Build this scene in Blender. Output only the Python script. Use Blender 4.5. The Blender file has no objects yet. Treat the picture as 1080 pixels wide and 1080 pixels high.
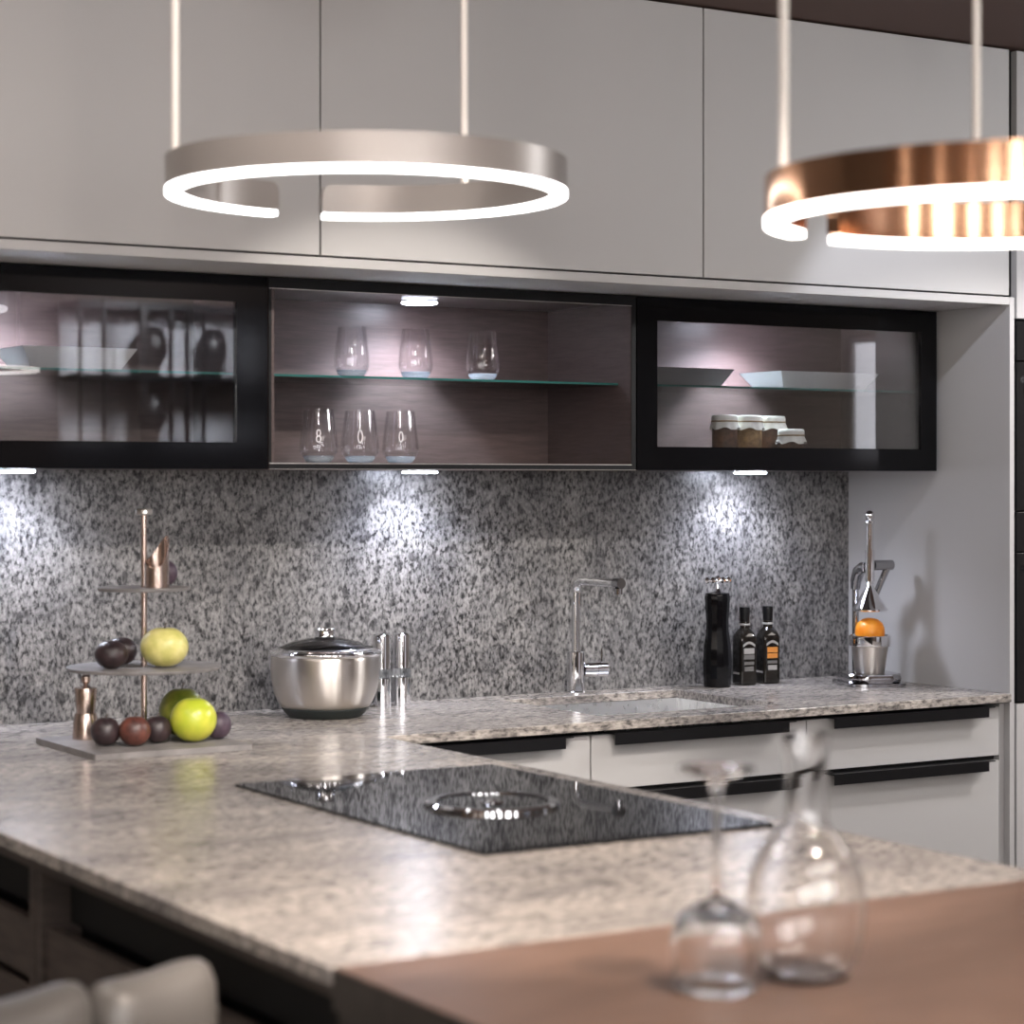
import bpy, bmesh, math, random
from math import sin, cos, pi, radians as R
from mathutils import Vector, Matrix

random.seed(4)
SC = bpy.context.scene
COL = SC.collection

# ------------------------------------------------------------------ camera, world, exposure
cam_d = bpy.data.cameras.new('camera')
cam_d.sensor_width = 36.0
cam_d.lens = 2364.72 / 1080 * 36.0
cam_d.shift_y = -(540 - 506.46) / 1080
cam_d.clip_start = 0.05
cam_d.dof.use_dof = True
cam_d.dof.focus_distance = 5.2
cam_d.dof.aperture_fstop = 3.4
cam_d.dof.aperture_blades = 9
cam = bpy.data.objects.new('camera', cam_d)
cam.location = (0, 0, 1.438)
cam.rotation_euler = (R(90), 0, R(-31.53))
COL.objects.link(cam)
SC.camera = cam

W = bpy.data.worlds.new('world')
SC.world = W
W.use_nodes = True
W.node_tree.nodes['Background'].inputs[0].default_value = (0.75, 0.82, 1.0, 1)
W.node_tree.nodes['Background'].inputs[1].default_value = 0.4

SC.view_settings.view_transform = 'Standard'
SC.view_settings.look = 'None'
SC.view_settings.gamma = 1
SC.view_settings.use_curve_mapping = False
SC.view_settings.exposure = 0.65
SC.cycles.use_denoising = True
SC.cycles.max_bounces = 12
SC.cycles.transparent_max_bounces = 16
SC.cycles.transmission_bounces = 10
SC.cycles.sample_clamp_indirect = 12.0

WARM = (1.0, 0.90, 0.83)
COOL = (0.79, 0.84, 1.0)
LED_POWER = 1.15          # each disc lamp under the glass cabinets
INNER_POWER = 3.8        # each disc lamp inside them
SPOT_POWER = 1.0         # factor on the ceiling spotlights
FILL_STRENGTH = 4.2     # added ceiling fill panels and left wall strips
RING_STRENGTH = 5.0      # the ring pendants


# ------------------------------------------------------------------ mesh helpers
class MB:
    def __init__(self):
        self.bm = bmesh.new()

    def _xf(self, verts, M):
        if M is not None:
            for v in verts:
                v.co = M @ v.co

    def box(self, x0, x1, y0, y1, z0, z1, bev=0.0, seg=2, M=None):
        r = bmesh.ops.create_cube(self.bm, size=1)
        vs = r['verts']
        for v in vs:
            v.co = Vector((x0 + (v.co.x + .5) * (x1 - x0), y0 + (v.co.y + .5) * (y1 - y0), z0 + (v.co.z + .5) * (z1 - z0)))
        if bev > 0:
            es = list({e for v in vs for e in v.link_edges})
            rr = bmesh.ops.bevel(self.bm, geom=es, offset=bev, segments=seg, affect='EDGES', profile=0.5)
            vs = list({v for f in rr['faces'] for v in f.verts} | {v for v in vs if v.is_valid})
        self._xf(vs, M)
        return self

    def lathe(self, prof, cx=0, cy=0, cz=0, seg=48, M=None, closed=False):
        rings = []
        allv = []
        for r, z in prof:
            if r < 1e-6:
                v = self.bm.verts.new((cx, cy, cz + z)); rings.append([v]); allv.append(v)
            else:
                ring = [self.bm.verts.new((cx + r * cos(2 * pi * i / seg), cy + r * sin(2 * pi * i / seg), cz + z)) for i in range(seg)]
                rings.append(ring); allv += ring
        pairs = list(zip(rings, rings[1:]))
        if closed:
            pairs.append((rings[-1], rings[0]))
        for a, b in pairs:
            if len(a) == 1 and len(b) == 1:
                continue
            for i in range(seg):
                j = (i + 1) % seg
                if len(a) == 1:
                    f = (a[0], b[j], b[i])
                elif len(b) == 1:
                    f = (a[i], a[j], b[0])
                else:
                    f = (a[i], a[j], b[j], b[i])
                try:
                    self.bm.faces.new(f)
                except ValueError:
                    pass
        self._xf(allv, M)
        return self

    def tube(self, pts, r, seg=14, M=None, squash=1.0):
        pts = [Vector(p) for p in pts]
        rs = r if isinstance(r, (list, tuple)) else [r] * len(pts)
        n = len(pts)
        tang = [(pts[min(i + 1, n - 1)] - pts[max(i - 1, 0)]).normalized() for i in range(n)]
        up = Vector((0, 0, 1)) if abs(tang[0].z) < 0.9 else Vector((1, 0, 0))
        nrm = tang[0].cross(up).normalized()
        rings = []
        allv = []
        for i in range(n):
            nrm = (nrm - tang[i] * nrm.dot(tang[i])).normalized()
            bi = tang[i].cross(nrm)
            ring = [self.bm.verts.new(pts[i] + rs[i] * (cos(2 * pi * k / seg) * nrm + squash * sin(2 * pi * k / seg) * bi)) for k in range(seg)]
            rings.append(ring); allv += ring
        for a, b in zip(rings, rings[1:]):
            for k in range(seg):
                self.bm.faces.new((a[k], a[(k + 1) % seg], b[(k + 1) % seg], b[k]))
        self.bm.faces.new(rings[0][::-1]); self.bm.faces.new(rings[-1])
        self._xf(allv, M)
        return self

    def cyl(self, p0, p1, r, seg=24, M=None):
        return self.tube([p0, p1], r, seg, M)

    def ball(self, c, r, s=(1, 1, 1), seg=32, M=None, dimple=0.0, point=0.0):
        prof = []
        m = seg // 2
        for i in range(m + 1):
            a = -pi / 2 + pi * i / m
            rr, zz = cos(a), sin(a)
            if dimple:
                zz -= dimple * math.exp(-(rr / .28) ** 2) * (1 if zz > 0 else -.7)
            if point and zz > 0:
                zz += point * max(0, 1 - rr / .35) ** 2
            prof.append((max(rr, 0) * r * s[0] if 0 < i < m else 0, zz * r * s[2]))
        return self.lathe(prof, c[0], c[1], c[2], seg, M)

    def prism(self, poly, z0, z1, M=None, bev=0):
        a = [self.bm.verts.new((x, y, z0)) for x, y in poly]
        b = [self.bm.verts.new((x, y, z1)) for x, y in poly]
        n = len(poly)
        fs = [self.bm.faces.new(a[::-1]), self.bm.faces.new(b)]
        for i in range(n):
            fs.append(self.bm.faces.new((a[i], a[(i + 1) % n], b[(i + 1) % n], b[i])))
        vs = a + b
        if bev:
            es = list({e for f in fs[:2] for e in f.edges})
            rr = bmesh.ops.bevel(self.bm, geom=es, offset=bev, segments=2, affect='EDGES', profile=.5)
            vs = list({v for f in rr['faces'] for v in f.verts} | {v for v in vs if v.is_valid})
        self._xf(vs, M)
        return self

    def cells(self, xs, ys, keep, z0, z1):
        """slab made of grid cells, with holes where keep() is false"""
        vt, vb = {}, {}
        def g(d, i, j, z):
            if (i, j) not in d:
                d[(i, j)] = self.bm.verts.new((xs[i], ys[j], z))
            return d[(i, j)]
        nx, ny = len(xs) - 1, len(ys) - 1
        K = lambda i, j: 0 <= i < nx and 0 <= j < ny and keep(i, j)
        for i in range(nx):
            for j in range(ny):
                if not K(i, j):
                    continue
                c = [(i, j), (i + 1, j), (i + 1, j + 1), (i, j + 1)]
                self.bm.faces.new([g(vt, *p, z1) for p in c])
                self.bm.faces.new([g(vb, *p, z0) for p in c[::-1]])
                for (p, q, di, dj) in ((0, 1, 0, -1), (1, 2, 1, 0), (2, 3, 0, 1), (3, 0, -1, 0)):
                    if not K(i + di, j + dj):
                        self.bm.faces.new([g(vb, *c[p], z0), g(vb, *c[q], z0), g(vt, *c[q], z1), g(vt, *c[p], z1)])
        return self

    def arc(self, cx, cy, ri, ro, z0, z1, a0, a1, n=110, cap=0.0, head=0.0, flip=False):
        """ring band with a gap; angles run clockwise from the heading `head`; cap rounds the ends' upper corners"""
        rings = []
        L = abs(a1 - a0) * (ri + ro) / 2
        ts = sorted(set([i / n for i in range(n + 1)] + [k / 8 * cap / L for k in range(9)] + [1 - k / 8 * cap / L for k in range(9)])) if cap else [i / n for i in range(n + 1)]
        for t in ts:
            a = a0 + (a1 - a0) * t
            zt, zb = z1, z0
            d = min(t, 1 - t) * L
            if cap and d < cap:
                q = cap - math.sqrt(max(cap ** 2 - (cap - d) ** 2, 0))
                zt, zb = z1 - q, z0 + (q * .25)
            h = head + a
            dx, dy = sin(h), cos(h)
            rings.append([self.bm.verts.new((cx + r * dx, cy + r * dy, z)) for r, z in ((ri, zb), (ro, zb), (ro, zt), (ri, zt))])
        for p, q in zip(rings, rings[1:]):
            for k in range(4):
                self.bm.faces.new((p[k], p[(k + 1) % 4], q[(k + 1) % 4], q[k]))
        self.bm.faces.new(rings[0]); self.bm.faces.new(rings[-1][::-1])
        return self


def wloc(o):
    v = Vector((0, 0, 0))
    while o:
        v += o.location
        o = o.parent
    return v


def obj(name, mb, mat, parent=None, local=False, ang=20, kind=None, bevel=0):
    bm = mb.bm
    bmesh.ops.recalc_face_normals(bm, faces=bm.faces)
    me = bpy.data.meshes.new(name)
    if parent and not local:
        bmesh.ops.translate(bm, verts=bm.verts, vec=-wloc(parent))
    bm.to_mesh(me); bm.free()
    me.shade_smooth()
    me.set_sharp_from_angle(angle=R(ang))
    me.materials.append(mat)
    o = bpy.data.objects.new(name, me)
    COL.objects.link(o)
    if parent:
        o.parent = parent
    if kind:
        o['kind'] = kind
    if bevel:
        m = o.modifiers.new('bevel', 'BEVEL'); m.width = bevel; m.segments = 2; m.limit_method = 'ANGLE'
    return o


def tag(o, label, cat, group=None):
    o['label'] = label; o['category'] = cat
    if group:
        o['group'] = group
    return o


def thing(name, label, cat, loc=(0, 0, 0), rz=0, group=None):
    o = bpy.data.objects.new(name, None)
    o.empty_display_size = 0.05
    COL.objects.link(o)
    o.location = loc; o.rotation_euler = (0, 0, rz)
    return tag(o, label, cat, group)


def dup(root, loc, label=None, rz=None):
    r = root.copy(); COL.objects.link(r); r.location = loc
    if rz is not None:
        r.rotation_euler = (0, 0, rz)
    if label:
        r['label'] = label
    for ch in root.children:
        c = ch.copy(); COL.objects.link(c); c.parent = r
        for g in ch.children:
            d = g.copy(); COL.objects.link(d); d.parent = c
    return r


def light(name, kind, loc, power, color, parent=None, target=None, size=0.05, spot=None, blend=.5):
    d = bpy.data.lights.new(name, kind)
    d.energy = power; d.color = color
    if kind == 'AREA':
        d.shape = 'DISK'; d.size = size
    else:
        d.shadow_soft_size = size
    if kind == 'SPOT':
        d.spot_size = spot; d.spot_blend = blend
    o = bpy.data.objects.new(name, d)
    COL.objects.link(o)
    L = Vector(loc)
    if target is not None:
        o.rotation_euler = (Vector(target) - L).to_track_quat('-Z', 'Y').to_euler()
    if parent:
        o.parent = parent
        o.location = L - wloc(parent)
    else:
        o.location = L
    return o


# ------------------------------------------------------------------ materials
def mat(name, col=(.5, .5, .5), rough=.5, metal=0.0, **kw):
    m = bpy.data.materials.new(name); m.use_nodes = True
    b = m.node_tree.nodes['Principled BSDF']
    b.inputs['Base Color'].default_value = (*col, 1)
    b.inputs['Roughness'].default_value = rough
    b.inputs['Metallic'].default_value = metal
    for k, v in kw.items():
        b.inputs[k.replace('_', ' ')].default_value = v
    return m


def nd(m, t, **kw):
    n = m.node_tree.nodes.new(t)
    for k, v in kw.items():
        setattr(n, k, v)
    return n


def ramp(m, stops):
    n = nd(m, 'ShaderNodeValToRGB')
    el = n.color_ramp.elements
    while len(el) < len(stops):
        el.new(.5)
    for e, (p, c) in zip(el, stops):
        e.position = p
        e.color = (*c, 1) if len(c) == 3 else c
    return n


def coords(m, scale=(1, 1, 1), rot=(0, 0, 0)):
    tc = nd(m, 'ShaderNodeTexCoord'); mp = nd(m, 'ShaderNodeMapping')
    mp.inputs['Scale'].default_value = scale; mp.inputs['Rotation'].default_value = rot
    m.node_tree.links.new(tc.outputs['Object'], mp.inputs['Vector'])
    return mp.outputs['Vector']


def noise(m, vec, scale, detail=4, rough=.55, dist=0.0):
    n = nd(m, 'ShaderNodeTexNoise')
    n.inputs['Scale'].default_value = scale; n.inputs['Detail'].default_value = detail
    n.inputs['Roughness'].default_value = rough; n.inputs['Distortion'].default_value = dist
    m.node_tree.links.new(vec, n.inputs['Vector'])
    return n.outputs['Fac']


def mixc(m, fac, a, b, mode='MIX'):
    n = nd(m, 'ShaderNodeMix', data_type='RGBA', blend_type=mode)
    for s, v in ((n.inputs[0], fac), (n.inputs[6], a), (n.inputs[7], b)):
        if hasattr(v, 'is_output'):
            m.node_tree.links.new(v, s)
        elif isinstance(v, (int, float)):
            s.default_value = v
        else:
            s.default_value = (*v, 1)
    return n.outputs[2]


def lk(m, out, inp):
    m.node_tree.links.new(out, m.node_tree.nodes['Principled BSDF'].inputs[inp])


def bump(m, h, strength, dist=.002):
    n = nd(m, 'ShaderNodeBump')
    n.inputs['Strength'].default_value = strength; n.inputs['Distance'].default_value = dist
    m.node_tree.links.new(h, n.inputs['Height'])
    lk(m, n.outputs['Normal'], 'Normal')


def granite(name, scale, rot, tint, rough, lo=0.0, cluster=.8):
    m = mat(name, rough=rough)
    v = coords(m, scale, rot)
    fine = noise(m, v, 125, 4, .62)
    r1 = ramp(m, [(.31, (.016 + lo, .016 + lo, .018 + lo)), (.40, (.10 + lo, .098 + lo, .098 + lo)), (.47, (.23 + lo, .225 + lo, .22 + lo)), (.66, (.42 + lo, .408 + lo, .395 + lo))])
    m.node_tree.links.new(fine, r1.inputs[0])
    v2 = coords(m, scale, (0.4, .2, .3))
    big = noise(m, v2, 8, 5, .7, .8)
    r2 = ramp(m, [(.30, (.48, .48, .5)), (.66, (1.0, .99, .97))])
    m.node_tree.links.new(big, r2.inputs[0])
    c = mixc(m, 1.0, r1.outputs[0], r2.outputs[0], 'MULTIPLY')
    mid = noise(m, v, 46, 3, .6, .3)
    r3 = ramp(m, [(.36, (.22, .22, .23)), (.46, (1, 1, 1))])
    m.node_tree.links.new(mid, r3.inputs[0])
    c = mixc(m, cluster, c, r3.outputs[0], 'MULTIPLY')
    c = mixc(m, 1.0, c, tint, 'MULTIPLY')
    lk(m, c, 'Base Color')
    return m


def wood(name, a, b, scale, stretch, rough=.45):
    m = mat(name, rough=rough)
    v = coords(m, stretch)
    n = noise(m, v, scale, 6, .6, .4)
    r = ramp(m, [(.34, a), (.66, b)])
    m.node_tree.links.new(n, r.inputs[0])
    lk(m, r.outputs[0], 'Base Color')
    bump(m, n, .12, .0008)
    return m


def radial(m):
    tg = nd(m, 'ShaderNodeTangent', direction_type='RADIAL', axis='Z')
    m.node_tree.links.new(tg.outputs[0], m.node_tree.nodes['Principled BSDF'].inputs['Tangent'])
    m.node_tree.nodes['Principled BSDF'].inputs['Anisotropic Rotation'].default_value = .25
    return m


def brushed(name, col, rough, stretch, scale=60, amt=.12, aniso=0.0):
    m = mat(name, col, rough, 1.0)
    v = coords(m, stretch)
    n = noise(m, v, scale, 3, .6)
    mr = nd(m, 'ShaderNodeMapRange')
    mr.inputs['To Min'].default_value = rough - amt * .5; mr.inputs['To Max'].default_value = rough + amt * .5
    m.node_tree.links.new(n, mr.inputs['Value'])
    lk(m, mr.outputs['Result'], 'Roughness')
    if aniso:
        m.node_tree.nodes['Principled BSDF'].inputs['Anisotropic'].default_value = aniso
    return m


def emis(name, col, strength):
    m = mat(name, (.9, .9, .9), .4)
    b = m.node_tree.nodes['Principled BSDF']
    b.inputs['Emission Color'].default_value = (*col, 1)
    b.inputs['Emission Strength'].default_value = strength
    return m


def pane(name, tint=(.9, .93, .93), ior=1.5, rough=0.0, boost=1.0, cap=1.0):
    """thin clear glass: Fresnel reflection over straight transmission"""
    m = bpy.data.materials.new(name); m.use_nodes = True
    nt = m.node_tree; nt.nodes.remove(nt.nodes['Principled BSDF'])
    out = nt.nodes['Material Output']
    tr = nd(m, 'ShaderNodeBsdfTransparent'); tr.inputs[0].default_value = (*tint, 1)
    gl = nd(m, 'ShaderNodeBsdfGlossy'); gl.inputs['Roughness'].default_value = rough
    fr = nd(m, 'ShaderNodeFresnel'); fr.inputs[0].default_value = ior
    mu = nd(m, 'ShaderNodeMath', operation='MULTIPLY', use_clamp=True); mu.inputs[1].default_value = boost
    mx = nd(m, 'ShaderNodeMixShader')
    nt.links.new(fr.outputs[0], mu.inputs[0])
    mi = nd(m, 'ShaderNodeMath', operation='MINIMUM'); mi.inputs[1].default_value = cap
    nt.links.new(mu.outputs[0], mi.inputs[0]); nt.links.new(mi.outputs[0], mx.inputs[0])
    nt.links.new(tr.outputs[0], mx.inputs[1]); nt.links.new(gl.outputs[0], mx.inputs[2])
    nt.links.new(mx.outputs[0], out.inputs[0])
    return m


M = {}
M['lacquer'] = mat('grey_matt_lacquer', (.42, .41, .405), .5)
M['lacquer'].node_tree.nodes['Principled BSDF'].inputs['Specular IOR Level'].default_value = .35
M['gap'] = mat('dark_gap', (.008, .008, .008), .8)
M['black'] = mat('black_gloss', (.004, .004, .005), .08, Specular_IOR_Level=.2)
M['black_soft'] = mat('black_satin', (.006, .006, .007), .4, Specular_IOR_Level=.25)
M['handle'] = mat('black_anodised', (.018, .018, .02), .28, .6)
M['granite_wall'] = granite('granite_backsplash', (1, 1, .62), (0, .3, 0), (.86, .86, .87), .30)
M['granite_top'] = granite('granite_worktop', (.42, 1, 1), (0, 0, .12), (1.26, 1.17, 1.09), .25, .07, .5)  # same granite as the wall; lighter warm tint paints in the warm light
M['wood_dark'] = wood('dark_smoked_oak', (.052, .035, .033), (.078, .053, .050), 16, (.8, .8, 9), .40)
M['wood_front'] = wood('dark_oak_front', (.035, .026, .022), (.07, .053, .045), 9, (1.2, 1.2, 9), .5)
M['table'] = wood('brown_table_veneer', (.115, .068, .047), (.165, .10, .072), 7, (1.2, 8, 4), .42)
M['table_side'] = wood('dark_table_edge', (.028, .022, .018), (.045, .036, .03), 7, (1.2, 8, 4), .5)
M['slate'] = wood('grey_slate', (.13, .122, .12), (.24, .225, .22), 14, (1, 1, 1), .55)
M['steel'] = brushed('brushed_steel', (.62, .59, .56), .3, (1, 1, 12), 40, .12)
M['sink'] = brushed('sink_steel', (.86, .86, .86), .28, (1, 8, 1), 40, .1)
M['steel_turned'] = radial(brushed('turned_steel', (.66, .62, .58), .30, (1, 1, 1), 6, .06, .88))
M['chrome'] = mat('chrome', (.82, .82, .84), .06, 1.0)
M['dark_chrome'] = mat('dark_chrome', (.42, .42, .44), .1, 1.0)
M['bronze'] = brushed('rose_bronze', (.62, .49, .43), .24, (1, 1, 10), 40, .1)
M['copper'] = mat('polished_copper', (.56, .315, .19), .15, 1.0)
M['ring_white'] = mat('satin_white_metal', (.28, .255, .24), .36, .35)
M['rod'] = mat('pale_cord', (.74, .69, .64), .4)
M['rubber'] = mat('black_rubber', (.012, .018, .018), .5)
M['clear'] = pane('clear_pane', (.90, .90, .90), 1.5, 0.0, 1.0)
M['shelf_glass'] = pane('shelf_glass', (.88, .94, .92), 1.45)
M['shelf_edge'] = mat('green_glass_edge', (.02, .10, .09), .15)
M['tumbler'] = pane('thin_tumbler_glass', (.99, .99, .995), 1.4, 0.03, .8, .16)
M['tumbler_base'] = mat('thick_glass_base', (.84, .92, 1.0), .04, 0.0, Transmission_Weight=.76, IOR=1.5)  # blue tint and milky share paint in the glow of the LEDs
M['mill_band'] = mat('clear_mill_band', (.93, .97, 1.0), .0, 0.0, Transmission_Weight=1.0, IOR=1.48)
M['glass'] = mat('clear_glass', (1, 1, 1), .0, 0.0, Transmission_Weight=1.0, IOR=1.46)
M['porcelain'] = mat('white_porcelain', (.52, .52, .53), .25)
M['grey_dish'] = mat('grey_porcelain', (.20, .20, .21), .4)
M['cloth'] = mat('paper_cover', (.78, .76, .70), .8)
M['twine'] = mat('brown_twine', (.3, .2, .1), .8)
M['etched'] = mat('white_print', (.85, .80, .78), .5)
M['leather'] = mat('grey_leather', (.115, .105, .096), .34)
M['ceiling'] = mat('brown_ceiling', (.12, .072, .06), .75)
M['wall'] = mat('warm_wall_paint', (.26, .235, .215), .8)
M['wall_dark'] = mat('dark_brown_wall', (.10, .07, .055), .7)
M['window_soft'] = emis('frosted_evening_pane', (1.0, .97, .955), 12.8)
M['amber_wood'] = wood('amber_oak', (.30, .15, .06), (.48, .26, .11), 8, (1, 6, 1), .45)
M['floor'] = wood('stone_floor', (.16, .145, .13), (.24, .22, .2), 3, (1, 1, 1), .4)
M['oven'] = mat('black_oven_glass', (.008, .008, .009), .1)
M['led'] = emis('cool_led', COOL, 38)
M['ring_led'] = emis('ring_diffuser', (1.0, .97, .97), RING_STRENGTH)
M['ring_led_warm'] = emis('warm_ring_diffuser', (1.0, .93, .88), RING_STRENGTH)
M['panel_led'] = emis('warm_ceiling_panel', WARM, FILL_STRENGTH)
M['window_day'] = emis('frosted_daylight', (.85, .88, 1.0), 1.1)
M['white_panel'] = mat('white_board', (.72, .72, .76), .6)
M['vase'] = mat('dark_ceramic', (.02, .02, .022), .4)
M['hob'] = mat('black_ceramic_glass', (.004, .004, .005), .035, Specular_IOR_Level=.3)

mg = mat('yellow_green_skin', rough=.35)
_v = coords(mg, (1, 1, 1)); _n = noise(mg, _v, 26, 3)
_r = ramp(mg, [(.35, (.44, .42, .11)), (.6, (.62, .56, .21)), (.75, (.68, .62, .30))])
mg.node_tree.links.new(_n, _r.inputs[0]); lk(mg, _r.outputs[0], 'Base Color')
M['pear'] = mg
mg2 = mat('lime_green_skin', rough=.3)
_v = coords(mg2, (1, 1, 1)); _n = noise(mg2, _v, 18, 3)
_r = ramp(mg2, [(.35, (.36, .42, .03)), (.65, (.58, .56, .07))])
mg2.node_tree.links.new(_n, _r.inputs[0]); lk(mg2, _r.outputs[0], 'Base Color')
M['apple'] = mg2
mg3 = mat('dark_green_skin', rough=.35)
_v = coords(mg3, (1, 1, 1)); _n = noise(mg3, _v, 18, 3)
_r = ramp(mg3, [(.35, (.10, .13, .012)), (.65, (.24, .24, .04))])
mg3.node_tree.links.new(_n, _r.inputs[0]); lk(mg3, _r.outputs[0], 'Base Color')
M['green_apple'] = mg3


def skin(name, a, b, rough=.4):
    m = mat(name, rough=rough)
    n = noise(m, coords(m), 30, 5, .65)
    r = ramp(m, [(.35, a), (.65, b)])
    m.node_tree.links.new(n, r.inputs[0]); lk(m, r.outputs[0], 'Base Color')
    return m


M['plum'] = skin('dark_purple_skin', (.016, .010, .012), (.05, .03, .032), .4)
M['plum_red'] = skin('red_brown_skin', (.04, .014, .012), (.15, .05, .035), .42)
M['plum_violet'] = skin('dusty_violet_skin', (.035, .02, .035), (.09, .06, .08), .5)
M['orange'] = skin('orange_flesh', (.85, .24, .01), (.95, .38, .03), .4)
M['grain'] = skin('brown_grain', (.10, .05, .02), (.42, .26, .11), .6)
M['grain_dark'] = skin('dark_grain', (.035, .018, .012), (.17, .085, .045), .6)

# ------------------------------------------------------------------ ceiling spotlights of the room and added fill panels
ZC = 2.4883


def fill_panel(x, y, w, d, label):  # added panels out of view, the main soft fill of the room
    t = thing('ceiling_light', label, 'ceiling light', (x, y, ZC), group=None)
    obj('frame', MB().box(x - w / 2 - .02, x + w / 2 + .02, y - d / 2 - .02, y + d / 2 + .02, ZC - .028, ZC - .001, .003), M['lacquer'], t)
    obj('diffuser', MB().box(x - w / 2, x + w / 2, y - d / 2, y + d / 2, ZC - .033, ZC - .0285), M['panel_led'], t)


def spotlight(x, y, target, power, color, ang, size, label):
    t = thing('ceiling_spotlight', label, 'spotlight', (x, y, ZC))
    dvec = (Vector(target) - Vector((x, y, ZC - .1))).normalized()
    p = Vector((x, y, ZC - .09))
    obj('stem', MB().cyl((x, y, ZC - .001), (x, y, ZC - .06), .012), M['black_soft'], t)
    q = dvec.to_track_quat('Z', 'Y').to_matrix().to_4x4()
    obj('housing', MB().lathe([(0, -.05), (.03, -.05), (.038, -.04), (.038, .045), (.033, .045), (.031, .02), (0, .02)], M=Matrix.Translation(p) @ q), M['black_soft'], t)
    l = light('spot_lamp', 'SPOT', p + dvec * .06, power * SPOT_POWER, color, t, target, size, ang, .35)


fill_panel(.35, 2.9, .5, 1.6, 'warm luminous ceiling panel above the bar stools')
fill_panel(1.6, -.1, 2.6, .8, 'wide warm luminous ceiling panel at the rear of the room')
fill_panel(4.9, 2.1, .8, 1.6, 'warm luminous ceiling panel right of the kitchen')
spotlight(2.05, 2.25, (2.25, 4.6, .9), 78, (1.0, .93, .86), R(42), .02, 'black ceiling spotlight aimed at the granite backsplash')
spotlight(1.0, 2.0, (1.9, 4.0, 2.0), 22, (1.0, .88, .80), R(70), .08, 'black ceiling spotlight aimed at the left wall units')
spotlight(3.30, 3.28, (3.9, 4.3, 1.15), 14, (.84, .88, 1.0), R(70), .012, 'black ceiling spotlight aimed at the grey side panel')
spotlight(4.7, 3.1, (3.3, 4.02, .7), 60, (1.0, .96, .94), R(60), .015, 'black ceiling spotlight aimed at the grey drawers')
spotlight(1.05, 1.6, (1.6, 2.75, .9), 106, (1.0, .89, .81), R(54), .06, 'black ceiling spotlight above the peninsula')
spotlight(1.5, 1.0, (1.55, 1.75, .9), 72, (1.0, .84, .72), R(55), .05, 'black ceiling spotlight above the brown table')
spotlight(5.2, 2.2, (3.2, 4.0, 2.0), 44, (.97, .98, 1.0), R(80), .06, 'black ceiling spotlight aimed at the right wall units')

# ------------------------------------------------------------------ room shell
XL, XR, YF, YB = -2.4, 6.0, -1.2, 4.632
obj('floor', MB().box(XL - .1, XR + .1, YF - .1, YB + .1, -.05, 0), M['floor'], kind='structure')
obj('ceiling', MB().box(XL - .1, XR + .1, YF - .1, YB + .1, ZC, ZC + .05), M['ceiling'], kind='structure')
obj('wall_back', MB().box(XL - .1, XR + .1, YB, YB + .1, 0, ZC), M['wall'], kind='structure')
WX = [(-2.0, -1.6), (-.95, -.5), (.2, .55), (1.2, 1.75), (2.35, 2.6)]
FZ0, FZ1 = 1.3, 2.42
b = MB().box(XL - .1, XR + .1, YF - .1, YF, 0, FZ0).box(XL - .1, XR + .1, YF - .1, YF, FZ1, ZC)
px0 = XL - .1
for a0, a1 in WX + [(XR + .1, 0)]:
    b.box(px0, a0, YF - .1, YF, FZ0, FZ1)
    px0 = a1
obj('wall_front', b, M['wall_dark'], kind='structure')
for k, (a0, a1) in enumerate(WX):  # added glowing windows, unseen, filling from the front and streaking the copper
    f_ = .03
    w = obj('window_%d' % (k + 2), MB().box(a0, a0 + f_, YF - .06, YF - .02, FZ0, FZ1).box(a1 - f_, a1, YF - .06, YF - .02, FZ0, FZ1)
            .box(a0 + f_, a1 - f_, YF - .06, YF - .02, FZ0, FZ0 + f_).box(a0 + f_, a1 - f_, YF - .06, YF - .02, FZ1 - f_, FZ1), M['black_soft'], kind='structure')
    obj('window_pane', MB().box(a0 + f_, a1 - f_, YF - .045, YF - .035, FZ0 + f_, FZ1 - f_), M['window_soft'], w)
obj('wall_left', MB().box(XL - .1, XL, YF, YB, 0, ZC), M['wall'], kind='structure')
WY0, WY1, WZ0, WZ1 = 1.36, 1.60, 1.50, 2.02
b = MB().box(XR, XR + .1, YF, WY0, 0, ZC).box(XR, XR + .1, WY1, YB, 0, ZC).box(XR, XR + .1, WY0, WY1, 0, WZ0).box(XR, XR + .1, WY0, WY1, WZ1, ZC)
obj('wall_right', b, M['wall'], kind='structure')
w = obj('window_1', MB().box(XR + .02, XR + .06, WY0, WY0 + .02, WZ0, WZ1).box(XR + .02, XR + .06, WY1 - .02, WY1, WZ0, WZ1)
        .box(XR + .02, XR + .06, WY0 + .02, WY1 - .02, WZ0, WZ0 + .02).box(XR + .02, XR + .06, WY0 + .02, WY1 - .02, WZ1 - .02, WZ1), M['lacquer'], kind='structure')
obj('window_pane', MB().box(XR + .035, XR + .045, WY0 + .02, WY1 - .02, WZ0 + .02, WZ1 - .02), M['window_day'], w)

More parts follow.
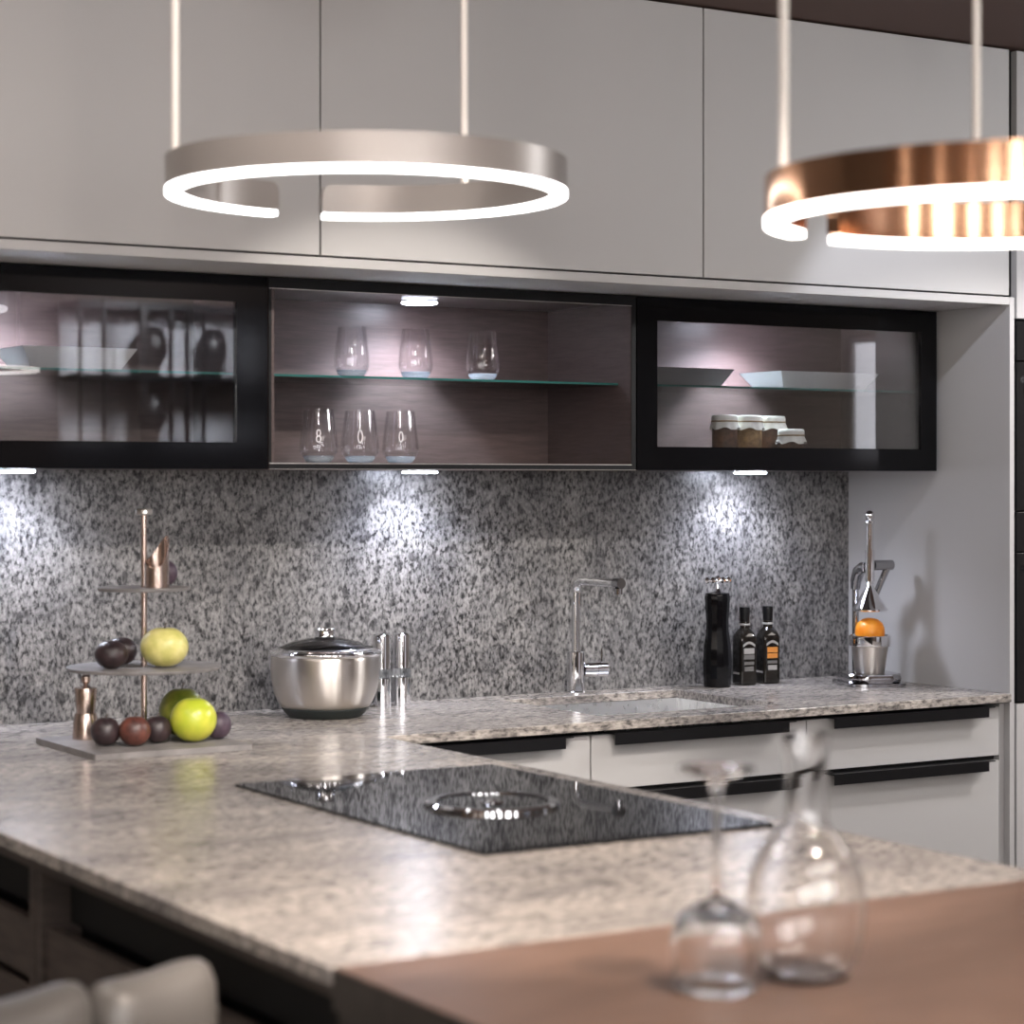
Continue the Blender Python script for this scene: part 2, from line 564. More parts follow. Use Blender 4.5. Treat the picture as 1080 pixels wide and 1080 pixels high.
for k in range(9):  # unseen boards added so the copper ring reflects amber streaks
    y = -.9 + .42 * k
    tag(obj('wall_panel', MB().box(XL + .001, XL + .03, y, y + (.22 if k % 2 else .14), .1, 2.46, .004), M['amber_wood']),
        ['amber wood board on the left wall, %s' % w_ for w_ in ('nearest the rear corner', 'second from the rear corner', 'third from the rear corner', 'fourth from the rear corner', 'halfway along the row', 'fourth from the kitchen end', 'third from the kitchen end', 'second from the kitchen end', 'nearest the kitchen end')][k], 'wall panel', 'amber boards on the left wall')
for k, w_ in enumerate(('nearest the rear corner', 'between the other two', 'nearest the kitchen')):  # unseen luminous strips added to put bright streaks into the copper
    y = -.60 + 1.26 * k
    t = thing('wall_lamp', 'tall narrow luminous lamp on the left wall, ' + w_, 'wall lamp', (XL, y, 1.6), group='wall lamps on the left wall')
    obj('bracket', MB().box(XL + .001, XL + .03, y + .01, y + .05, 1.7, 2.4, .003), M['black_soft'], t)
    obj('lamp_tube', MB().box(XL + .0305, XL + .06, y, y + .06, 1.6, 2.45, .008), M['panel_led'], t)

# ------------------------------------------------------------------ wall units
YD = 4.0085      # front of the upper doors
XS = 3.8774      # inner face of the tall side panel
YW = 4.6098      # face of the backsplash
ZS = 1.8636      # underside of the deep upper units
units = [(1.07, 2.0115), (2.0115, 2.9567), (2.9567, 3.8774)]
names = ['left', 'middle', 'right']
labs = ['grey handleless upper cabinet behind the white ring pendant, left of the first seam',
        'grey handleless upper cabinet between the two seams, in the middle of the row',
        'grey handleless upper cabinet behind the copper pendant, beside the tall unit']
for (x0, x1), lb in zip(units, labs):
    t = thing('upper_cabinet', lb, 'cabinet', (x0, YD, 1.8846), group='grey upper cabinets')
    obj('carcass', MB().box(x0 + .001, x1 - .001, YD + .021, YB - .002, 1.8836, ZC - .003), M['gap'], t)
    obj('door', MB().box(x0 + .002, x1 - .002, YD, YD + .02, 1.8866, ZC - .005, .0012), M['lacquer'], t)
t = tag(obj('cabinet_underboard', MB().box(1.07, XS - .0005, YD, YB - .002, ZS, 1.8826, .001), M['lacquer']),
        'long grey board running along the underside of the upper cabinets', 'board')

# glass wall cabinets
YG = 4.25
ZB = 1.461
g_units = [(1.07, 2.0105), (2.0125, 2.9415), (2.9435, 3.8615)]
g_labs = ['black framed glass cabinet at the left end holding a long white dish',
          'open dark wood wall cabinet in the middle holding six clear tumblers',
          'black framed glass cabinet on the right holding jars and two trays']


def puck(x, y, z, parent, power, name):
    o = obj('disc_lamp', MB().lathe([(0, .001), (.046, .001), (.046, -.003), (.043, -.0035), (0, -.0035)], x, y, z), M['chrome'], parent)
    obj('lens', MB().lathe([(0, -.0036), (.041, -.0036), (.041, -.006), (.036, -.0075), (0, -.0075)], x, y, z), M['led'], o)
    light('disc_lamp_light', 'SPOT', (x, y, z - .0095), power * 9, COOL, parent, (x, y, z - 1), .045, R(146), .75)


puck_x = [1.556, 2.518, 3.472]
for i, ((x0, x1), lb) in enumerate(zip(g_units, g_labs)):
    t = thing('wall_cabinet', lb, 'cabinet', (x0, YG, ZB), group='dark wall cabinets under the grey units')
    yf = YG + .002 if i == 1 else YG + .022
    th = .0135
    zt = ZS - .002
    b = MB().box(x0, x0 + th, yf, YB - .004, ZB, zt).box(x1 - th, x1, yf, YB - .004, ZB, zt)
    b.box(x0 + th, x1 - th, yf, YB - .004, ZB, ZB + th).box(x0 + th, x1 - th, yf, YB - .004, zt - th, zt)
    obj('carcass', b, M['wood_dark'], t)
    obj('back_panel', MB().box(x0 + th, x1 - th, YW - .004, YW + .004, ZB + th, zt - th), M['wood_dark'], t)
    if i == 1:
        e = MB().box(x0, x1, YG - .0005, YG + .0015, ZB, ZB + .0115).box(x0, x1, YG - .0005, YG + .0015, zt - .022, zt)
        e.box(x0, x0 + .006, YG - .0005, YG + .0015, ZB + .0115, zt - .022).box(x1 - .012, x1, YG - .0005, YG + .0015, ZB + .0115, zt - .022)
        obj('edge_strip', e, M['black_soft'], t)
        e2 = MB().box(x0, x1 - .012, YG - .0012, YG - .0006, ZB + .0112, ZB + .0135).box(x0, x1 - .012, YG - .0012, YG - .0006, zt - .0235, zt - .0222)
        e2.box(x0, x1, YG - .0012, YG - .0006, ZB, ZB + .0012)
        obj('trim_line', e2, M['steel'], t)
    s = obj('glass_shelf', MB().box(x0 + th + .001, x1 - th - .001, YG + .052, YW - .006, 1.6580, 1.6630), M['shelf_glass'], t)
    obj('front_edge', MB().box(x0 + th + .001, x1 - th - .001, YG + .0505, YG + .0518, 1.6580, 1.6630), M['shelf_edge'], s)
    if i != 1:
        fw = .055
        l, r_ = x0 + .002, x1 - .0005
        lw = .07 if i == 0 else .057
        rw = .07 if i == 0 else .051
        z0, z1 = ZB, zt
        zi0, zi1 = z0 + .0545, z1 - .054
        d = MB().box(l, l + lw, YG, YG + .02, z0, z1).box(r_ - rw, r_, YG, YG + .02, z0, z1)
        d.box(l + lw, r_ - rw, YG, YG + .02, z0, zi0).box(l + lw, r_ - rw, YG, YG + .02, zi1, z1)
        dd = obj('door', d, M['black'], t)
        obj('pane', MB().box(l + lw, r_ - rw, YG + .004, YG + .006, zi0, zi1), M['clear'], dd)
    puck(puck_x[i], 4.51, ZB, t, LED_POWER, 'under')
    puck(puck_x[i] - .015, 4.485, zt - th, t, INNER_POWER * (1.0, 1.0, 1.7)[i], 'inner')

# filler between the right glass cabinet and the tall panel
tag(obj('filler_strip', MB().box(3.8625, XS - .0005, YG + .03, YB - .003, ZB, ZS - .002), M['lacquer']),
    'narrow grey filler strip beside the right glass cabinet', 'filler')

# tall side panel and tall unit with ovens
tag(obj('tall_side_panel', MB().box(XS, 3.8925, YD, YB - .002, 0.001, 1.8826, .0008), M['lacquer']),
    'tall thin grey panel closing the right end of the worktop', 'panel')
t = thing('tall_cabinet', 'tall grey cabinet with built in black ovens at the right edge', 'cabinet', (3.9, YD, 0))
X0, X1 = 3.8945, 4.52
obj('carcass', MB().box(X0, X1, YD + .021, YB - .002, .10, .8955).box(X0, X1, YD + .021, YB - .002, 1.8295, ZC - .003)
    .box(X0, X0 + .004, YD + .021, YB - .002, .8955, 1.8295).box(X1 - .018, X1, YD + .021, YB - .002, .8955, 1.8295), M['gap'], t)
obj('plinth', MB().box(X0, X1, YD + .06, YB - .002, .001, .099), M['black_soft'], t)
obj('door', MB().box(X0 + .006, X1, YD, YD + .02, .105, .893, .001), M['lacquer'], t)
obj('door', MB().box(X0 + .006, X1, YD, YD + .02, 1.832, ZC - .005, .001), M['lacquer'], t)
for z0, z1, lb in ((.899, 1.36, 'lower black built in oven in the tall grey cabinet'), (1.364, 1.826, 'upper black built in oven in the tall grey cabinet')):
    o = thing('oven', lb, 'oven', (3.9, YD, z0), group='built in ovens')
    obj('body', MB().box(X0 + .008, X1 - .022, YD + .02, YB - .06, z0, z1), M['black_soft'], o)
    obj('door', MB().box(X0 + .008, X1 - .022, YD, YD + .019, z0, z1 - .1, .001), M['oven'], o)
    obj('control_panel', MB().box(X0 + .008, X1 - .022, YD, YD + .019, z1 - .096, z1, .001), M['oven'], o)
    obj('handle', MB().cyl((X0 + .06, YD - .035, z1 - .14), (X1 - .08, YD - .035, z1 - .14), .008)
        .cyl((X0 + .1, YD - .035, z1 - .14), (X0 + .1, YD - .001, z1 - .14), .006).cyl((X1 - .12, YD - .035, z1 - .14), (X1 - .12, YD - .001, z1 - .14), .006), M['dark_chrome'], o)

# backsplash
tag(obj('backsplash', MB().box(1.07, XS - .0005, YW, YB - .001, .9205, ZB - .0005), M['granite_wall']),
    'speckled grey granite slab on the wall between worktop and glass cabinets', 'backsplash')

# ------------------------------------------------------------------ worktop, sink, base units
ZT = .92
TH = .0205
YFR = 4.0011
PX0, PX1, PY0 = 1.082, 2.146, 2.134
SX0, SX1, SY0, SY1 = 2.745, 3.25, 4.108, 4.52
xs = [PX0, PX1, SX0, SX1, XS - .0008]
ys = [PY0, YFR, SY0, SY1, YB - .0015]
keep = lambda i, j: (j >= 1 or i == 0) and not (i == 2 and j == 2)
o = obj('worktop', MB().cells(xs, ys, keep, ZT - TH, ZT), M['granite_top'], bevel=.0015)
tag(o, 'L shaped granite worktop running along the wall and out as a peninsula', 'worktop')

# sink
t = thing('sink', 'brushed steel undermount sink let into the granite worktop', 'sink', (SX0, SY0, ZT - TH))
m_ = -.006
zb = .74
x0, x1, y0, y1 = SX0 + m_, SX1 - m_, SY0 + m_, SY1 - m_
bw = MB().cells([x0, x0 + .002, x1 - .002, x1], [y0, y0 + .002, y1 - .002, y1], lambda i, j: not (i == 1 and j == 1), zb, ZT - TH - .0006)
obj('basin', bw.box(x0, x1, y0, y1, zb - .003, zb - .0005), M['sink'], t)
obj('drain', MB().lathe([(0, .002), (.03, .002), (.042, .006), (.045, .001), (.045, 0)], (x0 + x1) / 2, y1 - .11, zb), M['chrome'], t)
obj('divider', MB().box(x0 + .0025, x1 - .0025, y0 + .19, y0 + .197, zb, zb + .01, .002), M['sink'], t)

# base units of the back run
YQ = 4.026
base = [(2.165, 2.669, 'grey drawer unit beside the peninsula corner'),
        (2.669, 3.262, 'grey drawer unit below the sink'),
        (3.262, 3.8609, 'grey drawer unit below the juicer, at the tall panel')]
hx = [(2.235, 2.607), (2.7115, 3.2091), (3.3196, 3.8189)]
for (x0, x1, lb), (h0, h1) in zip(base, hx):
    t = thing('base_cabinet', lb, 'cabinet', (x0, YQ, 0), group='grey drawer units')
    obj('carcass', MB().box(x0, x1, YQ + .021, 4.09, .10, .885).box(x0, x1, 4.0905, YB - .002, .10, .72), M['gap'], t)
    obj('plinth', MB().box(x0, x1, YQ + .07, YB - .002, .001, .099), M['black_soft'], t)
    for z0, z1, nm in ((.770, .888, 'drawer'), (.440, .758, 'drawer'), (.105, .428, 'drawer')):
        d = obj(nm, MB().box(x0 + .002, x1 - .002, YQ, YQ + .02, z0, z1, .001), M['lacquer'], t)
        zt = z1 + .002
        # folded grip profile: a lip on top and a hanging front edge
        b = MB().box(h0, h1, YQ - .030, YQ + .012, zt, zt + .003)
        b.box(h0, h1 - .022, YQ - .032, YQ - .029, zt - .022, zt + .003)
        obj('handle', b, M['handle'], d)
tag(obj('end_filler', MB().box(3.862, XS - .0008, YQ + .002, YQ + .02, .1, .894), M['lacquer']), 'slim grey filler strip between drawers and the tall panel', 'filler')

# peninsula units
for y0, y1, lb in ((2.16, 3.150, 'dark wood peninsula cabinet nearest the table'), (3.154, 3.99, 'dark wood peninsula cabinet nearest the granite wall')):
    t = thing('peninsula_cabinet', lb, 'cabinet', (1.12, y0, 0), group='peninsula cabinets')
    obj('carcass', MB().box(1.18, 2.10, y0 + .002, y1 - .002, .10, .878), M['black_soft'], t)
    obj('plinth', MB().box(1.2, 2.06, y0 + .002, y1 - .002, .001, .099), M['black_soft'], t)
    obj('grip_recess', MB().box(1.16, 1.179, y0 + .03, y1 - .03, .795, .878), M['gap'], t)
    obj('side_panel', MB().box(1.118, 1.179, y0, y0 + .024, .1, .878), M['wood_front'], t)
    obj('side_panel', MB().box(1.118, 1.179, y1 - .024, y1, .1, .878), M['wood_front'], t)
    for z0, z1 in ((.704, .789), (.41, .69), (.105, .396)):
        obj('drawer', MB().box(1.124, 1.144, y0 + .028, y1 - .028, z0, z1, .001), M['wood_front'], t)
tag(obj('support_board', MB().box(1.10, 2.12, 2.15, 3.99, .8795, .8985), M['wood_front']), 'dark board supporting the granite of the peninsula', 'board')

# ------------------------------------------------------------------ hob
HX0, HX1, HY0, HY1 = 1.5819, 2.0865, 2.6541, 3.4732
t = thing('hob', 'flat black glass hob with round central extractor on the peninsula', 'hob', (HX0, HY0, ZT))
obj('glass_top', MB().box(HX0, HX1, HY0, HY1, ZT + .0003, ZT + .005), M['hob'], t)
hcx, hcy = 1.826, 3.035
e = obj('extractor_cover', MB().lathe([(0, .010), (.085, .010), (.087, .0085), (.088, .0055), (0, .0055)], hcx, hcy, ZT), M['hob'], t)
obj('rim', MB().lathe([(.0885, .0055), (.0885, .0115), (.094, .013), (.103, .0125), (.1065, .0095), (.1065, .0055)], hcx, hcy, ZT, 72, closed=True), M['chrome'], e)
obj('centre_knob', MB().lathe([(0, .0155), (.012, .015), (.018, .0125), (.02, .0102), (0, .0102)], hcx, hcy, ZT), M['chrome'], e)

# ------------------------------------------------------------------ table at the peninsula's end
t = thing('wooden_table', 'brown wooden table top joined to the end of the granite peninsula', 'table', (1.086, 1.0, 0))
obj('tabletop', MB().box(1.086, 2.15, 1.02, 2.1325, .875, ZT, .0015), M['table'], t)
obj('side_panel', MB().box(1.090, 1.13, 1.024, 2.129, .001, .8745), M['table_side'], t)
obj('side_panel', MB().box(2.106, 2.146, 1.024, 2.129, .001, .8745), M['table_side'], t)
obj('edge_band', MB().box(1.0845, 1.0858, 1.02, 2.1325, .875, ZT - .0018), M['table_side'], t)

# ------------------------------------------------------------------ bar stool
t = thing('bar_stool', 'grey leather bar stool with a back of padded rolls, in the lower left corner', 'bar stool', (.782, 2.455, 0), R(13))
ZSEAT = .665
obj('base', MB().lathe([(0, .001), (.2, .001), (.2, .008), (.05, .02), (.03, .03), (0, .03)]), M['dark_chrome'], t, True)
obj('pole', MB().cyl((0, 0, .031), (0, 0, ZSEAT - .071), .024), M['dark_chrome'], t, True)
obj('footrest', MB().tube([(.17 * sin(a), .02 + .14 * (1 - cos(a)), .28) for a in [i * 2 * pi / 24 for i in range(25)]], .008), M['dark_chrome'], t, True)
obj('seat', MB().box(-.18, .20, -.165, .19, ZSEAT - .07, ZSEAT, .03, 4), M['leather'], t, True, 60)
obj('back_plate', MB().box(-.20, .16, -.214, -.206, ZSEAT - .12, ZSEAT + .17, .003), M['dark_chrome'], t, True)
for k in range(3):
    xc = -.19 + .165 * k
    b = MB()
    n, hw = 14, .080
    prof = [(-.034, 0), (-.040, .3), (-.040, .80), (-.036, .92), (-.022, .985), (0, 1), (.018, .985), (.027, .92), (.030, .8), (.030, .3), (.026, 0)]
    h0, h1 = ZSEAT - .03, ZSEAT + .245
    rows = []
    for j in range(n + 1):
        u = -1 + 2 * j / n
        e = (1 - abs(u) ** 5) ** .5 if abs(u) < 1 else 0
        sag = .010 * (1 - u * u) + .012 * (1 - u) / 2 + .030 * (1 - e)
        rows.append([b.bm.verts.new((xc + u * hw, -.20 + .06 * 0 + py_ * (.35 + .65 * e) - (.0 if pz < .5 else .004), h0 + (h1 - h0) * pz - sag * pz)) for py_, pz in prof])
    for p, q in zip(rows, rows[1:]):
        for i in range(len(prof)):
            i2 = (i + 1) % len(prof)
            b.bm.faces.new((p[i], p[i2], q[i2], q[i]))
    b.bm.faces.new(rows[0]); b.bm.faces.new(rows[-1][::-1])
    bmesh.ops.translate(b.bm, verts=b.bm.verts, vec=(0, .038, 0))
    obj('back_roll', b, M['leather'], t, True, 60)

# ------------------------------------------------------------------ pendants
HEAD = R(31.53)


def pendant(name, label, cx, cy, ro, z0, z1, zt, gap, rods, mband, mled, rr, group):
    t = thing('pendant_lamp', label, 'pendant lamp', (cx, cy, z0), group=group)
    a0, a1 = gap[1], gap[0] + 2 * pi
    obj('ring', MB().arc(cx, cy, ro - .022, ro, z1, zt, a0, a1, 120, .016, HEAD), mband, t, ang=50)
    obj('diffuser', MB().arc(cx, cy, ro - .0215, ro - .0005, z0, z1 - .0003, a0 + .012, a1 - .012, 120, 0, HEAD), mled, t, ang=50)
    for a in rods:
        x, y = cx + (ro - .011) * sin(HEAD + a), cy + (ro - .011) * cos(HEAD + a)
        obj('rod', MB().cyl((x, y, zt), (x, y, ZC - .0215), rr), M['rod'], t)
        obj('canopy', MB().lathe([(0, 0), (.035, 0), (.035, .02), (0, .02)], x, y, ZC - .021), mband, t)
    return t


def place(u, t):
    k = (u - 540) / 2364.72 * t
    s, c = sin(HEAD), cos(HEAD)
    return (k * c + t * s, -k * s + t * c)


pendant('pendant', 'white ring shaped pendant lamp with a glowing lower edge', 1.572, 2.977, .30, 1.862, 1.870, 1.916,
        (R(-34), R(-18.7)), (R(-109), R(29)), M['ring_white'], M['ring_led'], .0055, 'ring pendants')
pendant('pendant', 'polished copper ring shaped pendant lamp cut off by the right edge', 1.984, 2.057, .30, 1.757, 1.767, 1.818,
        (R(-55), R(-39.5)), (R(-101), R(4.5)), M['copper'], M['ring_led_warm'], .006, 'ring pendants')

# ------------------------------------------------------------------ fruit stand and what lies on it
t = thing('tiered_fruit_stand', 'three tier slate serving stand with a bronze pole, at the left on the worktop', 'serving stand', (1.665, 4.085, ZT))
Z1 = .932
obj('lower_tray', MB().box(1.507, 1.823, 3.925, 4.245, ZT + .0005, Z1), M['slate'], t)
PCX, PCY = 1.680, 4.115
Zm, Zu = 1.0745, 1.2285
obj('middle_tray', MB().lathe([(0, -.006), (.148, -.006), (.150, -.003), (.150, 0), (0, 0)], PCX, PCY, Zm, 64), M['slate'], t)
obj('upper_tray', MB().lathe([(0, -.006), (.0885, -.006), (.09, -.003), (.09, 0), (0, 0)], PCX, PCY, Zu, 64), M['slate'], t)
obj('pole', MB().cyl((PCX, PCY, Z1), (PCX, PCY, Zm - .006), .006).cyl((PCX, PCY, Zm), (PCX, PCY, Zu - .006), .006).cyl((PCX, PCY, Zu), (PCX, PCY, 1.370), .006), M['bronze'], t)
obj('finial', MB().lathe([(0, 0), (.014, 0), (.0165, .002), (.0165, .010), (.014, .012), (0, .012)], PCX, PCY, 1.3702), M['steel'], t)


def fruit(name, label, cat, x, y, z, r, m, s=(1, 1, .97), stem=True, dimple=.1, group=None, tilt=0):
    t = thing(name, label, cat, (x, y, z), 0, group)
    h = r * s[2]
    Mx = Matrix.Translation((x, y, z + h)) @ Matrix.Rotation(tilt, 4, 'X')
    obj('flesh', MB().ball((0, 0, 0), r, s, 32, Mx, dimple), m, t, ang=80)
    if stem:
        obj('stem', MB().tube([(0, 0, r * s[2] * .80), (.001, 0, r * s[2] * 1.0), (.004, .001, r * s[2] * 1.16)], [.0022, .0016, .0020], 8, Mx), M['wood_front'], t)
    return t


G1 = 'dark round fruits on the stand'
fruit('dark_plum', 'dark round fruit at the left front corner of the lower tray', 'fruit', 1.574, 4.045, Z1, .0285, M['plum'], group=G1)
fruit('dark_plum', 'red brown round fruit second from the left on the lower tray', 'fruit', 1.6185, 4.010, Z1, .0300, M['plum_red'], group=G1)
fruit('dark_plum', 'dark red fruit touching the big yellow green apple on the lower tray', 'fruit', 1.675, 4.035, Z1, .0275, M['plum'], group=G1)
fruit('dark_plum', 'violet fruit right of the apples on the lower tray', 'fruit', 1.8015, 4.035, Z1, .0262, M['plum_violet'], (1, 1, 1.06), group=G1)
fruit('yellow_apple', 'bright yellow green apple in front on the lower tray', 'fruit', 1.741, 4.015, Z1, .0450, M['apple'], (1, 1, .97), False, group='apples on the stand')
fruit('green_apple', 'olive green apple behind the yellow one on the lower tray', 'fruit', 1.757, 4.108, Z1, .0455, M['green_apple'], (1, 1, 1.08), True, group='apples on the stand')
fruit('yellow_apple', 'pale yellow apple with a dark stem on the middle tray', 'fruit', 1.700, 4.060, Zm, .0465, M['pear'], (1, 1, .86), True, .12, group='apples on the stand')
fruit('dark_plum', 'dark purple fruit in front at the left of the middle tray', 'fruit', 1.601, 4.085, Zm, .0290, M['plum'], (1.12, 1.12, .95), False, .03, group=G1)
fruit('dark_plum', 'dark purple fruit behind its twin at the left of the middle tray', 'fruit', 1.654, 4.165, Zm, .0275, M['plum'], (1.1, 1.1, 1.0), False, .03, group=G1)
fruit('dark_plum', 'violet fruit behind the bronze cup on the top tray', 'fruit', 1.736, 4.140, Zu, .0235, M['plum_violet'], (1, 1, 1.1), False, .03, group=G1)
# cut-open bronze cup on the top tray
cx, cy, rr_ = 1.6930, 4.082, .0240
b = MB()
seg = 48
rows = []
for rad, zf in ((rr_, 0), (rr_, 1), (rr_ - .0015, 1), (rr_ - .0015, 0.03)):
    row = []
    for i in range(seg):
        a = 2 * pi * i / seg
        zt = .064 + .028 * cos(a - R(20)) + .01 * cos(2 * a)
        row.append(b.bm.verts.new((cx + rad * cos(a), cy + rad * sin(a), Zu + .0005 + zf * zt)))
    rows.append(row)
for p, q in zip(rows, rows[1:]):
    for i in range(seg):
        b.bm.faces.new((p[i], p[(i + 1) % seg], q[(i + 1) % seg], q[i]))
b.bm.faces.new(rows[0][::-1]); b.bm.faces.new(rows[-1])
tag(obj('bronze_cup', b, M['bronze']), 'small bronze cup with a slanted cut rim on the top tray', 'cup')
# bronze pepper mill on the lower tray
t = thing('pepper_mill', 'slim bronze pepper mill at the back left of the lower tray', 'pepper mill', (1.583, 4.175, Z1))
obj('body', MB().lathe([(0, .0005), (.026, .0005), (.026, .004), (.0245, .03), (.021, .05), (0, .05)], 1.583, 4.175, Z1), M['bronze'], t)
obj('head', MB().lathe([(0, .0505), (.018, .0505), (.0185, .058), (.022, .098), (.0215, .100), (.010, .1015), (.007, .104), (0, .104)], 1.583, 4.175, Z1), M['bronze'], t)
obj('knob', MB().lathe([(0, .1042), (.004, .1042), (.005, .108), (.009, .112), (.009, .121), (.006, .125), (0, .126)], 1.583, 4.175, Z1), M['bronze'], t)

# ------------------------------------------------------------------ steel pot and mills
px, py = 2.222, 4.405
t = thing('cooking_pot', 'round steel bowl shaped pot with black foot and glass lid', 'pot', (px, py, ZT))
obj('foot', MB().lathe([(0, .001), (.078, .001), (.084, .006), (.096, .020), (.0965, .0225), (0, .0225)], px, py, ZT, 64), M['rubber'], t)
body = [(0, .023), (.0965, .023), (.104, .035), (.1125, .055), (.1175, .080), (.1195, .105), (.1185, .128), (.1185, .134), (.117, .136), (.1155, .134), (.1155, .105), (.108, .055), (.093, .027), (0, .027)]
obj('body', MB().lathe(body, px, py, ZT, 72), M['steel_turned'], t, ang=60)
obj('rim', MB().lathe([(.1192, .1345), (.1225, .137), (.124, .141), (.1225, .145), (.117, .147), (.113, .145), (.113, .1375)], px, py, ZT, 72, closed=True), M['chrome'], t, ang=60)
l = obj('lid', MB().lathe([(.1125, .1455), (.105, .151), (.075, .163), (.04, .171), (.0225, .1735), (0, .1735), (0, .171), (.04, .168), (.075, .160), (.104, .148), (.1115, .1435)], px, py, ZT, 72, closed=False), M['clear'], t, ang=60)
obj('lid_knob', MB().lathe([(0, .174), (.022, .174), (.023, .176), (.0215, .181), (.0215, .189), (.023, .191), (.022, .194), (0, .194)], px, py, ZT), M['chrome'], l)
obj('lid_ring', MB().lathe([(.1045, .1475), (.1045, .1515), (.112, .1492), (.1125, .1462)], px, py, ZT, 72, closed=True), M['chrome'], l)


def steel_mill(x, y, label):
    t = thing('steel_mill', label, 'mill', (x, y, ZT), group='slim steel mills')
    r = .0215
    obj('base', MB().lathe([(0, .0005), (r, .0005), (r, .064), (0, .064)], x, y, ZT), M['chrome'], t)
    obj('glass_band', MB().lathe([(0, .0645), (r, .0645), (r, .0855), (0, .0855)], x, y, ZT), M['mill_band'], t)
    obj('head', MB().lathe([(0, .086), (r, .086), (r, .163), (r - .002, .165), (0, .165)], x, y, ZT), M['chrome'], t)


steel_mill(2.487, 4.540, 'slim steel mill with a clear band, right of the other mill')
steel_mill(2.432, 4.535, 'slim steel mill half hidden behind the steel pot')

# ------------------------------------------------------------------ faucet
fx, fy = 2.985, 4.568
t = thing('faucet', 'chrome kitchen faucet with a square bent spout behind the sink', 'faucet', (fx, fy, ZT))
obj('body', MB().lathe([(0, .0005), (.026, .0005), (.026, .004), (.0215, .006), (.0215, .100), (.019, .102), (0, .102)], fx, fy, ZT), M['chrome'], t)
zt = ZT + .274
pts = [(fx, fy, ZT + .1025), (fx, fy, zt - .03)] + [(fx, fy - .03 * (1 - cos(a)), zt - .03 + .03 * sin(a)) for a in [R(15 * k) for k in range(1, 7)]] + [(fx, fy - .17, zt)]
s = obj('spout', MB().tube(pts, .0105, 18), M['chrome'], t, ang=60)
obj('outlet', MB().tube([(fx, fy - .1705, zt), (fx, fy - .196, zt)], .0125, 20).cyl((fx, fy - .184, zt - .012), (fx, fy - .184, zt - .026), .010), M['dark_chrome'], s)
lv = obj('lever', MB().cyl((fx + .0205, fy - .002, ZT + .057), (fx + .052, fy - .01, ZT + .057), .019).cyl((fx + .053, fy - .0105, ZT + .057), (fx + .078, fy - .017, ZT + .057), .0185), M['chrome'], t)
obj('lever_pin', MB().cyl((fx + .066, fy - .014, ZT + .075), (fx + .066, fy - .014, ZT + .108), .0022, 10), M['dark_chrome'], lv)

# ------------------------------------------------------------------ black mill and bottles
bx, by = 3.381, 4.525
t = thing('crank_pepper_mill', 'tall black gloss pepper mill with a silver crank on top', 'pepper mill', (bx, by, ZT))
b = MB()
prof = [(0, .0005), (.034, .0005), (.0355, .03), (.037, .06), (.0345, .10), (.029, .14), (.0285, .165), (.031, .20), (.0325, .225), (.030, .235), (.012, .238), (0, .238)]
obj('body', b.lathe(prof, bx, by, ZT, 14), M['black'], t, ang=20)
c_ = obj('crank', MB().lathe([(0, .2385), (.010, .2385), (.006, .246), (.005, .256), (.007, .262), (0, .264)], bx, by, ZT)
         .tube([(bx - .036, by, ZT + .268), (bx - .012, by, ZT + .266), (bx + .012, by, ZT + .266), (bx + .036, by, ZT + .268)], .0045, 12), M['chrome'], t)
for dx in (-.033, -.016, .016, .033):
    obj('bead', MB().ball((bx + dx, by, ZT + .2675), .0085, seg=16), M['chrome'], c_)
obj('top_bead', MB().ball((bx, by, ZT + .272), .0075, seg=16), M['chrome'], c_)


def sq(r, z, n=6, c=.25):
    """rounded square ring"""
    out = []
    for q in range(4):
        a0 = q * pi / 2
        for k in range(n):
            a = a0 + pi / 2 * k / (n - 1)
            ccx, ccy = r * (1 - c) * (1 if q in (0, 3) else -1), r * (1 - c) * (1 if q in (0, 1) else -1)
            out.append((ccx + r * c * cos(a), ccy + r * c * sin(a), z))
    return out


def loft(rows, M_):
    b = MB()
    rr = [[b.bm.verts.new(M_ @ Vector(p)) for p in row] for row in rows]
    for p, q in zip(rr, rr[1:]):
        n = len(p)
        for i in range(n):
            b.bm.faces.new((p[i], p[(i + 1) % n], q[(i + 1) % n], q[i]))
    b.bm.faces.new(rr[0][::-1]); b.bm.faces.new(rr[-1])
    return b


M['bottle_glass'] = mat('dark_bottle_glass', (.012, .010, .008), .06)
M['label_a'] = mat('grey_label', (.16, .155, .15), .5)
M['label_b'] = mat('orange_label', (.75, .30, .06), .5)
M['label_w'] = mat('silver_label', (.42, .41, .40), .4)


